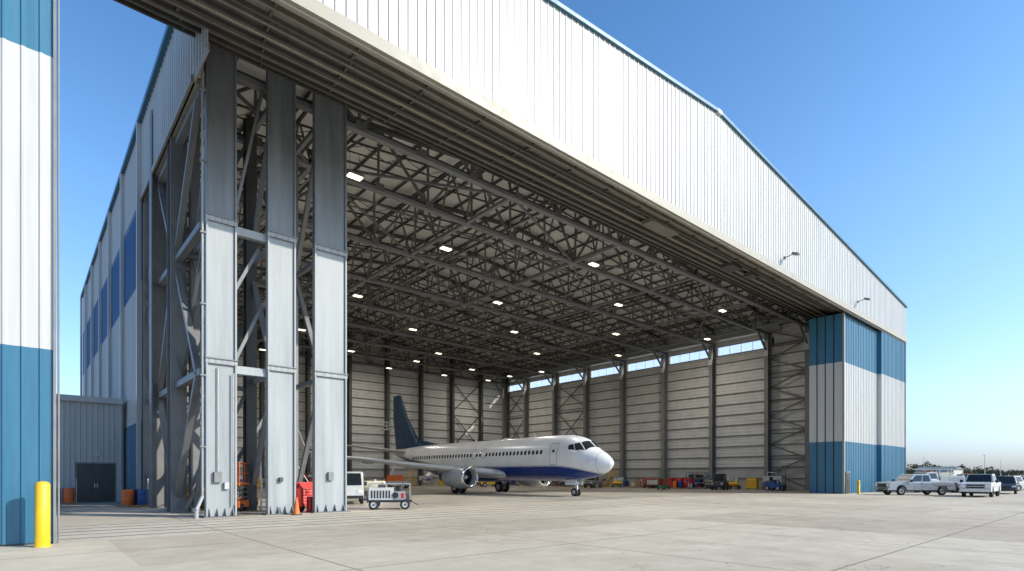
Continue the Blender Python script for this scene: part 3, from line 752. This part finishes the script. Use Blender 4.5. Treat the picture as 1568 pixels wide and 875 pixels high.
def service_truck(loc,rz):
    E=empty('utility_service_truck',loc,rz); b=MB(); W=1.05
    b.prism(lowbody(-3.1,3.0,0.55,[(3.05,0.7),(3.0,1.25),(2.8,1.35),(1.5,1.42),(-3.1,1.15)],(-2.0,2.05),0.42),-W,W,vwhite); b.obj('body',E,0.03)
    b=MB(); cabin(b,-0.3,1.5,-0.2,0.8,1.0,0.85,1.35,2.1,vwhite,[(0.1,0.85)])
    b.obj('cab',E)
    b=MB()
    for sd in(-1,1):
        y0,y1=sorted((sd*1.07,sd*0.65)); b.box(-3.1,-0.4,y0,y1,1.15,1.75,vwhite)
        for k in range(3): b.box(-3.0+k*0.88,-2.2+k*0.88,sd*1.075-0.006,sd*1.075+0.006,1.22,1.68,vsilver)
    for x in(-3.0,-1.7,-0.45):
        for y in(-0.9,0.9): b.box(x-0.03,x+0.03,y-0.03,y+0.03,1.75,2.35,galv)
        b.box(x-0.03,x+0.03,-0.9,0.9,2.35,2.4,galv)
    b.box(-3.1,1.2,-0.75,-0.7,2.4,2.45,galv); b.box(-3.1,1.2,-0.45,-0.4,2.4,2.45,galv); b.box(-2.6,-1.0,-0.3,0.3,1.75,2.1,creamp); b.box(0,0.3,-0.6,0.6,2.1,2.2,orange)
    b.box(3.0,3.12,-1,1,0.5,0.75,chrome); b.box(2.98,3.04,-0.6,0.6,0.85,1.2,blackm)
    for sd in(-1,1): b.box(2.97,3.04,sd*0.82-0.15,sd*0.82+0.15,0.95,1.18,lampg)
    b.obj('service_body_and_rack',E)
    b=MB(); wheels4(b,(-2.0,2.05),1.05,0.42); b.obj('wheels',E)
def angle(du,dv): return math.atan2(dv,du)
pickup((61.2,14.0,0),angle(-0.76,0.65),vsilver,False)
pickup((61.4,9.3,0),angle(-1,-0.03),vwhite,False)
service_truck((71.0,15.0,0),angle(-0.8,0.6))
pickup((75.5,12.6,0),angle(-0.9,-0.1),vsilver,True)
car((72.5,9.2,0),angle(-0.9,-0.1),vdark,True)
car((84.0,11.0,0),angle(-0.8,0.5),vwhite,True)
car((93.0,10.5,0),angle(-0.95,-0.2),vdark,False)
car((104.0,13.5,0),angle(-0.7,0.6),vwhite,False)
car((97.0,7.0,0),angle(-0.7,0.6),vsilver,True)
car((122.0,15.5,0),angle(-0.7,0.6),red,False)
pickup((112.0,10.0,0),angle(-0.7,0.6),vwhite,False)

# ---------------------------------------------------------------- equipment
def bollard(x,y,h=1.65,r=0.155):
    b=MB(); b.lathe((x,y,0),(0,0,1),[(0,r*1.15),(0.03,r*1.15),(0.03,r),(h-0.1,r),(h-0.04,r*0.85),(h-0.01,r*0.5),(h,0)],yellow,24); b.obj('bollard')
bollard(0.37,18.3); bollard(60.2,18.2,1.35,0.13); bollard(68.5,18.0,1.2,0.11); bollard(77.8,17.9,1.2,0.11)
def cone(x,y):
    b=MB(); b.box(x-0.2,x+0.2,y-0.2,y+0.2,0,0.04,blackm); b.lathe((x,y,0.04),(0,0,1),[(0,0.15),(0.3,0.108)],orange,16)
    b.lathe((x,y,0.04),(0,0,1),[(0.3,0.108),(0.48,0.083)],orange,16); b.lathe((x,y,0.04),(0,0,1),[(0.48,0.083),(0.75,0.035),(0.75,0)],orange,16); b.obj('traffic_cone')
cone(9.35,25.5)
def eq(name,loc,rz,fn):
    E=empty(name,loc,rz); b=MB(); fn(b); b.obj('assembly',E,0.012); return E
def gpu(b,paint=vwhite,p2=galv):
    b.box(-1.15,1.15,-0.6,0.6,0.38,0.5,blackm); b.box(-1.1,0.2,-0.52,0.52,0.5,1.15,paint); b.box(0.25,0.8,-0.5,0.5,0.5,0.95,p2)
    for k in range(7): b.box(-0.95+k*0.15,-0.87+k*0.15,-0.535,-0.52,0.6,1.0,blackm)
    for x in(-1.05,1.05): b.box(x-0.025,x+0.025,-0.55,-0.5,0.5,1.35,galv); b.box(x-0.025,x+0.025,0.5,0.55,0.5,1.35,galv)
    b.box(-1.05,1.05,-0.55,-0.5,1.32,1.37,galv); b.box(-1.05,1.05,0.5,0.55,1.32,1.37,galv); b.box(1.02,1.08,-0.5,0.5,0.9,0.95,galv)
    b.cyl((0.5,0,0.95),(0.5,0,1.25),0.2,0.2,blackm,14); b.cyl((-0.4,0.2,1.15),(-0.4,0.2,1.4),0.05,0.05,steel_d,10); b.box(0.85,1.1,-0.4,0.4,0.5,0.8,steel_d)
    b.box(-0.6,-0.2,-0.3,0.1,1.15,1.3,steel_d); b.cyl((0.3,-0.56,0.75),(0.3,-0.5,0.75),0.16,0.16,blackm,14); b.box(0.6,0.75,-0.53,-0.5,0.6,0.85,red)
    wheels4(b,(-0.8,0.8),0.68,0.26,0.16,vwhite); b.beam((1.1,0,0.42),(1.5,0,0.2),0.05,0.05,steel_d)
def tug(b,paint=vwhite):
    b.prism([(-1.6,0.35),(-1.3,0.35)]+arcpts(-0.95,0.35,0.38,180,0)+[(0.6,0.35)]+arcpts(1.0,0.35,0.38,180,0)+[(1.6,0.35),(1.65,0.95),(0.6,1.05),(-0.5,1.0),(-1.6,0.95)],-0.75,0.75,paint)
    cabin(b,-0.55,0.75,-0.5,0.45,0.72,0.65,1.0,2.0,paint,[(0.1,0.88)])
    wheels4(b,(-0.95,1.0),0.78,0.31,0.2,galv); b.box(1.6,1.7,-0.7,0.7,0.4,0.6,blackm)
    for sd in(-1,1): b.box(1.6,1.67,sd*0.55-0.1,sd*0.55+0.1,0.7,0.85,lampg)
    b.cyl((0,0,2.0),(0,0,2.12),0.07,0.06,orange,10)
def van(b,paint=vwhite):
    b.prism(lowbody(-2.3,2.1,0.35,[(2.2,0.5),(2.15,0.95),(1.6,1.15),(1.15,1.95),(-2.2,2.05),(-2.3,1.9)],(-1.5,1.35),0.34),-0.88,0.88,paint)
    for sd in(-1,1):
        y0,y1=sorted((sd*0.885,sd*0.895)); b.prism([(0.35,1.1),(1.45,1.1),(1.08,1.8),(0.35,1.8)],y0,y1,glassd)
        b.box(2.14,2.2,sd*0.65-0.14,sd*0.65+0.14,0.7,0.88,lampg); b.box(1.2,1.3,sd*1.0-0.1,sd*1.0+0.1,1.15,1.4,blackm)
    b.add([(1.62,-0.78,1.18),(1.62,0.78,1.18),(1.19,0.72,1.93),(1.19,-0.72,1.93)],[(0,1,2,3)],glassd); b.box(2.15,2.24,-0.85,0.85,0.36,0.55,blackm); b.box(-2.33,-2.3,-0.7,0.7,1.2,1.8,glassd)
    wheels4(b,(-1.5,1.35),0.88,0.34,0.2)
def tankcart(b,paint=creamp):
    b.box(-0.9,0.9,-0.5,0.5,0.35,0.45,steel_d); b.lathe((-0.85,0,0.95),(1,0,0),[(0,0),(0.05,0.3),(0.15,0.45),(1.55,0.45),(1.65,0.3),(1.7,0)],paint,20)
    for x in(-0.5,0.5): b.box(x-0.05,x+0.05,-0.4,0.4,0.45,0.7,steel_d)
    wheels4(b,(-0.6,0.6),0.6,0.24,0.14,galv); b.beam((0.9,0,0.4),(1.6,0,0.25),0.06,0.06,steel_d); b.cyl((0,0,1.38),(0,0,1.5),0.12,0.12,galv,12)
def compressor(b,paint=creamp):
    b.box(-0.8,0.8,-0.45,0.45,0.3,0.38,steel_d); b.lathe((-0.75,0,0.7),(1,0,0),[(0,0),(0.08,0.26),(0.2,0.32),(1.3,0.32),(1.42,0.26),(1.5,0)],yellow,18)
    b.box(-0.5,0.1,-0.3,0.3,1.0,1.45,galv); b.cyl((0.4,-0.2,1.2),(0.4,0.2,1.2),0.26,0.26,paint,16); b.cyl((-0.75,0,1.2),(-0.55,0,1.2),0.3,0.3,paint,16)
    wheels4(b,(-0.55,0.55),0.55,0.22,0.12,galv); b.beam((0.8,0,0.35),(1.2,0,1.0),0.05,0.05,orange); b.box(-0.1,0.3,-0.47,-0.45,0.45,0.7,orange)
def workstand(b,h=1.9,paint=yellow):
    n=int(h/0.25)
    for k in range(n): b.box(-1.2+k*0.22,-0.95+k*0.22,-0.4,0.4,(k+1)*0.25-0.03,(k+1)*0.25,galv)
    xt=-1.2+n*0.22
    for y in(-0.42,0.42):
        b.beam((-1.25,y,0.05),(xt,y,h),0.05,0.12,paint); b.beam((-1.25,y,1.0),(xt,y,h+0.95),0.05,0.05,paint); b.box(xt,xt+0.9,y-0.025,y+0.025,h+0.93,h+0.98,paint); b.box(xt,xt+0.9,y-0.025,y+0.025,h+0.45,h+0.5,paint)
        for x in(xt,xt+0.88): b.box(x-0.03,x+0.03,y-0.03,y+0.03,0.15,h+0.95,paint)
        b.beam((xt,y,0.2),(xt+0.88,y,h-0.1),0.05,0.05,paint)
        for x in(-1.1,xt+0.88): b.cyl((x,y-0.03,0.09),(x,y+0.03,0.09),0.09,0.09,rubber,10)
        b.box(-1.2,xt+0.9,y-0.03,y+0.03,0.14,0.2,paint)
    b.box(xt,xt+0.9,-0.4,0.4,h-0.05,h,galv)
def toolchest(b,paint=red):
    b.box(-0.7,0.7,-0.3,0.3,0.14,1.05,paint); b.box(-0.65,0.65,-0.26,0.28,1.05,1.42,paint); b.box(-0.72,0.72,-0.32,0.32,1.03,1.06,steel_d)
    for k in range(5): b.box(-0.66,-0.02,-0.32,-0.3,0.2+k*0.16,0.33+k*0.16,paint); b.box(0.02,0.66,-0.32,-0.3,0.2+k*0.16,0.33+k*0.16,paint); b.box(-0.6,-0.08,-0.335,-0.32,0.3+k*0.16,0.315+k*0.16,chrome); b.box(0.08,0.6,-0.335,-0.32,0.3+k*0.16,0.315+k*0.16,chrome)
    for x in(-0.6,0.6):
        for y in(-0.22,0.22): b.cyl((x-0.03,y,0.07),(x+0.03,y,0.07),0.07,0.07,rubber,10)
def forklift(b,paint=bluep):
    b.prism([(-1.1,0.3),(-0.2,0.3),(0.1,0.3),(0.9,0.3),(0.9,0.75),(0.3,0.7),(0.2,1.0),(-1.1,1.05)],-0.5,0.5,paint)
    for y in(-0.45,0.45):
        b.beam((-0.9,y,1.05),(-0.7,y,2.1),0.06,0.06,vwhite); b.beam((0.6,y,0.75),(0.3,y,2.1),0.06,0.06,vwhite)
        yy=y*0.67; b.box(0.95,1.05,yy-0.06,yy+0.06,0.1,2.9,steel_l); b.box(1.12,2.1,y*0.6-0.06,y*0.6+0.06,0.08,0.13,steel_d); b.box(1.06,1.12,y*0.6-0.06,y*0.6+0.06,0.08,0.8,steel_d)
    b.box(-0.72,0.32,-0.5,0.5,2.08,2.15,vwhite); b.box(-0.6,-0.1,-0.25,0.25,1.05,1.2,blackm); b.box(-0.65,-0.55,-0.25,0.25,1.2,1.6,blackm)
    for z in(0.6,1.6,2.8): b.box(0.97,1.03,-0.24,0.24,z,z+0.08,steel_l)
    b.box(1.06,1.1,-0.45,0.45,0.5,0.58,steel_d); wheels4(b,(-0.75,0.6),0.58,0.3,0.2,vwhite)
def scissor(b,paint=orange):
    b.box(-0.9,0.9,-0.42,0.42,0.2,0.55,paint)
    for i in range(3):
        z=0.6+i*0.25
        for y in(-0.35,0.35): b.beam((-0.7,y,z),(0.7,y,z+0.22),0.05,0.06,steel); b.beam((0.7,y,z),(-0.7,y,z+0.22),0.05,0.06,steel)
    b.box(-0.95,0.95,-0.45,0.45,1.32,1.42,paint)
    for x in(-0.93,-0.3,0.3,0.93):
        for y in(-0.43,0.43): b.box(x-0.02,x+0.02,y-0.02,y+0.02,1.42,2.4,paint)
    for z in(1.9,2.4):
        for y in(-0.43,0.43): b.box(-0.95,0.95,y-0.02,y+0.02,z-0.02,z+0.02,paint)
        for x in(-0.93,0.93): b.box(x-0.02,x+0.02,-0.41,0.41,z-0.02,z+0.02,paint)
    wheels4(b,(-0.65,0.65),0.46,0.2,0.12,galv)
def drums(b,cols_=(orange,blackm,bluep)):
    for i,(x,y) in enumerate(((-0.5,0),(0.15,0.2),(0.1,-0.45))):
        m=cols_[i%len(cols_)]; b.lathe((x,y,0.12),(0,0,1),[(0,0),(0,0.28),(0.28,0.28),(0.3,0.295),(0.32,0.28),(0.58,0.28),(0.6,0.295),(0.62,0.28),(0.88,0.28),(0.86,0.25),(0.86,0)],m,18)
    b.box(-0.85,0.5,-0.8,0.55,0.0,0.12,wood); b.box(0.5,0.56,-0.1,-0.04,0.0,1.6,galv)
def extcart(b):
    b.lathe((0,0,0.25),(0,0,1),[(0,0.12),(0.05,0.22),(0.9,0.22),(1.05,0.1),(1.15,0.04),(1.2,0)],red,18)
    b.box(-0.3,0.3,0.2,0.24,0.2,1.25,red); b.cyl((-0.34,0.22,0.25),(-0.28,0.22,0.25),0.25,0.25,rubber,16); b.cyl((0.28,0.22,0.25),(0.34,0.22,0.25),0.25,0.25,rubber,16)
    for t in range(5): b.lathe((0.3,-0.02,0.95),(0,1,0),[(0.02*t,0.2-0.01*t),(0.02*t+0.02,0.2-0.01*t)],blackm,14)
    b.box(-0.5,-0.3,-0.2,0.1,0.0,0.6,red); b.cyl((0.5,-0.2,0),(0.5,-0.2,0.75),0.17,0.15,red,14)
def bench(b):
    b.box(-1.2,1.2,-0.4,0.4,0.85,0.92,wood)
    for x in(-1.1,1.1):
        for y in(-0.33,0.33): b.box(x-0.04,x+0.04,y-0.04,y+0.04,0,0.85,steel)
    b.box(-1.1,1.1,-0.33,0.33,0.25,0.3,steel); b.box(-0.8,-0.3,-0.2,0.2,0.3,0.6,cloth); b.box(0.2,0.7,-0.2,0.2,0.92,1.25,bluep); b.box(-0.7,-0.4,-0.2,0.1,0.92,1.15,red); b.box(-1.2,1.2,0.36,0.4,0.92,1.7,galv)
def palletbox(b):
    for y in(-0.5,-0.1,0.3): b.box(-0.6,0.6,y,y+0.2,0,0.12,wood)
    b.box(-0.6,0.6,-0.5,0.5,0.12,0.16,wood); b.box(-0.5,0.5,-0.45,0.0,0.16,0.9,cloth); b.box(-0.3,0.55,0.02,0.45,0.16,0.7,creamp); b.box(-0.4,0.1,-0.4,-0.05,0.9,1.3,cloth)
def shelf(b):
    for x in(-1.2,0,1.2):
        for y in(-0.3,0.3): b.box(x-0.03,x+0.03,y-0.03,y+0.03,0,2.2,bluep)
    for z in(0.2,0.85,1.5,2.15): b.box(-1.2,1.2,-0.3,0.3,z-0.02,z+0.02,steel)
    for z in(0.22,0.87,1.52):
        x=-1.1
        while x<0.9:
            w=U(0.25,0.5); b.box(x,x+w,-0.25,0.25,z,z+U(0.25,0.5),random.choice([cloth,red,creamp,galv,bluep,steel_d,blackm])); x+=w+0.08
eq('ground_power_cart',(14.7,26.6,0),angle(0.75,-0.45),gpu)
eq('service_van',(15.9,34.2,0),angle(-0.45,-1),van)
eq('fuel_tank_cart',(19.0,36.6,0),angle(0.8,-0.6),tankcart)
eq('fire_extinguisher_cart',(10.0,27.0,0),0.3,extcart)
eq('scissor_lift',(9.0,32.9,0),0.6,scissor)
eq('maintenance_platform',(9.5,29.6,0),1.3,lambda b:workstand(b,1.6,vwhite))
eq('maintenance_platform',(11.4,32.0,0),2.0,lambda b:workstand(b,1.9,vwhite))
eq('maintenance_platform',(8.7,36.0,0),2.0,lambda b:workstand(b,1.9,yellow))
eq('air_compressor',(6.5,33.6,0),-0.4,compressor)
eq('oil_drum_pallet',(4.9,38.0,0),0.3,drums)
eq('scissor_lift',(8.2,30.3,0),0.9,lambda b:scissor(b,orange))
eq('tool_chest',(11.6,30.4,0),0.2,lambda b:toolchest(b,red))
eq('drum_pallet',(7.9,33.6,0),0.5,lambda b:drums(b,(yellow,bluep,blackm)))
eq('oil_drum_pallet',(2.0,44.6,0),0.1,lambda b:drums(b,(blackm,bluep,orange)))
eq('forklift',(65.5,28.3,0),angle(-0.2,-1),forklift)
eq('tow_tractor',(64.2,34.5,0),angle(-1,-0.3),lambda b:tug(b,steel_d))
for v in(40.4,41.9,43.5,45.2,46.9): eq('tool_chest',(67.0,v,0),math.pi/2*3,toolchest)
fns=[('workbench',bench),('storage_shelf',shelf),('pallet_of_boxes',palletbox),('tool_chest',lambda b:toolchest(b,yellow)),('tool_chest',lambda b:toolchest(b,bluep)),('oil_drum_pallet',drums),('air_compressor',compressor),('tank_cart',lambda b:tankcart(b,galv)),('maintenance_platform',lambda b:workstand(b,1.6,yellow)),('ground_power_cart',lambda b:gpu(b,creamp,steel_d)),('pallet_of_boxes',palletbox)]
v=30.5;k=0
while v<80:
    nme,f=fns[k%len(fns)]; eq(nme,(69.6+U(-0.6,0.3),v,0),math.pi/2*3+U(-0.15,0.15),f); v+=U(2.0,2.7); k+=3
v=34;k=1
while v<78:
    nme,f=fns[k%len(fns)]; eq(nme,(66.3+U(-1.2,1.0),v+5,0),U(0,3),f); v+=U(2.6,3.6); k+=4
u=14;k=2
while u<68:
    nme,f=fns[k%len(fns)]; eq(nme,(u,80.5+U(-1,0.6),0),U(-0.2,0.2),f); u+=U(2.2,3.4); k+=3
eq('tow_tractor',(55,68,0),2.8,lambda b:tug(b,yellow)); eq('tow_tractor',(61,52,0),3.4,lambda b:tug(b,steel_l)); eq('tow_tractor',(30,72,0),3.4,lambda b:tug(b,yellow))
eq('scissor_lift',(60.5,40.0,0),0.2,lambda b:scissor(b,green))
def boom(b):
    b.box(-1.5,1.5,-1,1,0.4,1.0,vwhite); wheels4(b,(-1.1,1.1),1.1,0.42,0.3,vwhite); b.box(-1.2,0.8,-0.7,0.7,1.0,1.8,orange)
    b.beam((-0.8,0,1.8),(1.2,0,6.4),0.28,0.32,vwhite); b.beam((1.2,0,6.4),(-0.6,0,8.2),0.22,0.26,vwhite); b.beam((-0.6,0,8.2),(-1.2,0,8.2),0.15,0.15,galv)
    b.box(-2.3,-1.2,-0.7,0.7,8.0,8.1,vwhite)
    for x in(-2.28,-1.22):
        for y in(-0.68,0.68): b.box(x-0.03,x+0.03,y-0.03,y+0.03,8.1,9.1,vwhite)
    for z in(8.6,9.1):
        for y in(-0.68,0.68): b.box(-2.3,-1.2,y-0.03,y+0.03,z-0.03,z+0.03,vwhite)
        for x in(-2.28,-1.22): b.box(x-0.03,x+0.03,-0.65,0.65,z-0.03,z+0.03,vwhite)
eq('boom_lift',(38.6,68.0,0),angle(0.75,-0.66),boom)

# ---------------------------------------------------------------- distance
leafm=pm('distant_foliage',(0.07,0.085,0.045),0.9,0,0.5,0.4); barkm=pm('bark',(0.09,0.07,0.05),0.9,0,0.2)
b=MB(); x=190
while x<1500:
    cx=x; cy=U(95,150)+ (x-190)*0.02; hh=U(6.0,13.0); rr_=U(3.0,6.5)
    b.cyl((cx,cy,0),(cx,cy,hh*0.6),0.25,0.1,barkm,5)
    for k in range(3): b.cyl((cx,cy,hh*0.35),(cx+U(-2,2),cy+U(-2,2),hh*0.75),0.12,0.04,barkm,4)
    blobs=[(cx+U(-rr_,rr_)*0.7,cy+U(-2,2),hh*U(0.3,0.85),U(1.2,2.6)) for _ in range(8)]
    for (bx,by,bz,br) in blobs:
        for _ in range(28):
            d=Vector((random.gauss(0,1),random.gauss(0,1),random.gauss(0,0.75))).normalized()*br*U(0.5,1.1)
            c=Vector((bx,by,max(bz+d.z,0.3)))+Vector((d.x,d.y,0)); s_=U(0.3,0.65)
            a1=Vector((U(-1,1),U(-1,1),U(-1,1))).normalized()*s_; a2=Vector((U(-1,1),U(-1,1),U(-1,1))).normalized()*s_
            b.add([c-a1,c+a2,c+a1,c-a2],[(0,1,2,3)],leafm)
    x+=U(3.5,8)*(1+(x-190)/900)
b.obj('distant_treeline')
def pole(x,y,h=9):
    b=MB(); b.cyl((x,y,0),(x,y,h),0.1,0.06,galv,8); b.beam((x-0.9,y,h),(x+0.9,y,h),0.08,0.08,galv)
    for s_ in(-0.9,0.9): b.box(x+s_-0.3,x+s_+0.3,y-0.15,y+0.15,h-0.02,h+0.12,galv)
    b.obj('light_pole')
pole(190,28,7); pole(240,52,8); pole(260,34,7)
b=MB(); b.box(330,350,60,75,0,4.5,white_clad); b.prism([(329,4.5),(351,4.5),(340,6)],59.5,75.5,steel); b.obj('distant_shed')

# ---------------------------------------------------------------- light, sky, camera
sd=Vector((0.6,-0.8,0.56)).normalized()
sun=bpy.data.lights.new('sun','SUN'); sun.energy=5.0; sun.angle=math.radians(0.5); sun.color=(1,0.94,0.83)
so=bpy.data.objects.new('sun',sun); so.rotation_euler=sd.to_track_quat('Z','Y').to_euler(); so.location=(60,-80,60); bpy.context.scene.collection.objects.link(so)
w=bpy.data.worlds.new('World'); bpy.context.scene.world=w; w.use_nodes=True; nt=w.node_tree
sk=nt.nodes.new('ShaderNodeTexSky'); sk.sky_type='NISHITA'; sk.sun_disc=False
sk.sun_elevation=math.asin(sd.z); sk.sun_rotation=math.atan2(sd.x,sd.y); sk.air_density=1.0; sk.dust_density=1.3; sk.ozone_density=1.3; sk.altitude=0
tc=nt.nodes.new('ShaderNodeTexCoord'); sp=nt.nodes.new('ShaderNodeSeparateXYZ'); nt.links.new(tc.outputs['Generated'],sp.inputs[0])
cr=nt.nodes.new('ShaderNodeValToRGB'); nt.links.new(sp.outputs[2],cr.inputs[0])
el=cr.color_ramp.elements; k=2.6
el[0].position=0.0; el[0].color=(1.12/k,1.36/k,2.1/k,1); el[1].position=1.0; el[1].color=(0.65/k,1.0/k,1.25/k,1)
for p,c in((0.12,(1.5,1.8,2.3)),(0.4,(1.3,1.85,2.3)),(0.62,(0.95,1.6,2.1))):
    e=el.new(p); e.color=(c[0]/k,c[1]/k,c[2]/k,1)
mx=nt.nodes.new('ShaderNodeMix'); mx.data_type='RGBA'; mx.blend_type='MULTIPLY'; mx.inputs[0].default_value=1
nt.links.new(sk.outputs[0],mx.inputs[6]); nt.links.new(cr.outputs[0],mx.inputs[7])
sv=nt.nodes.new('ShaderNodeVectorMath'); sv.operation='SCALE'; sv.inputs['Scale'].default_value=k; nt.links.new(mx.outputs[2],sv.inputs[0])
nt.links.new(sv.outputs[0],nt.nodes['Background'].inputs[0]); nt.nodes['Background'].inputs[1].default_value=0.12
cam=bpy.data.cameras.new('camera'); co=bpy.data.objects.new('camera',cam); bpy.context.scene.collection.objects.link(co)
cam.sensor_width=36; cam.lens=852.8/1568*36; cam.shift_y=(728-437.5)/1568; cam.clip_end=9000; cam.clip_start=0.1
co.location=(0,0,1.8); co.rotation_euler=(math.pi/2,0,-math.atan2(0.6599,0.7514))
sc=bpy.context.scene; sc.camera=co
sc.view_settings.view_transform='Standard'; sc.view_settings.look='None'; sc.view_settings.exposure=0; sc.view_settings.gamma=1
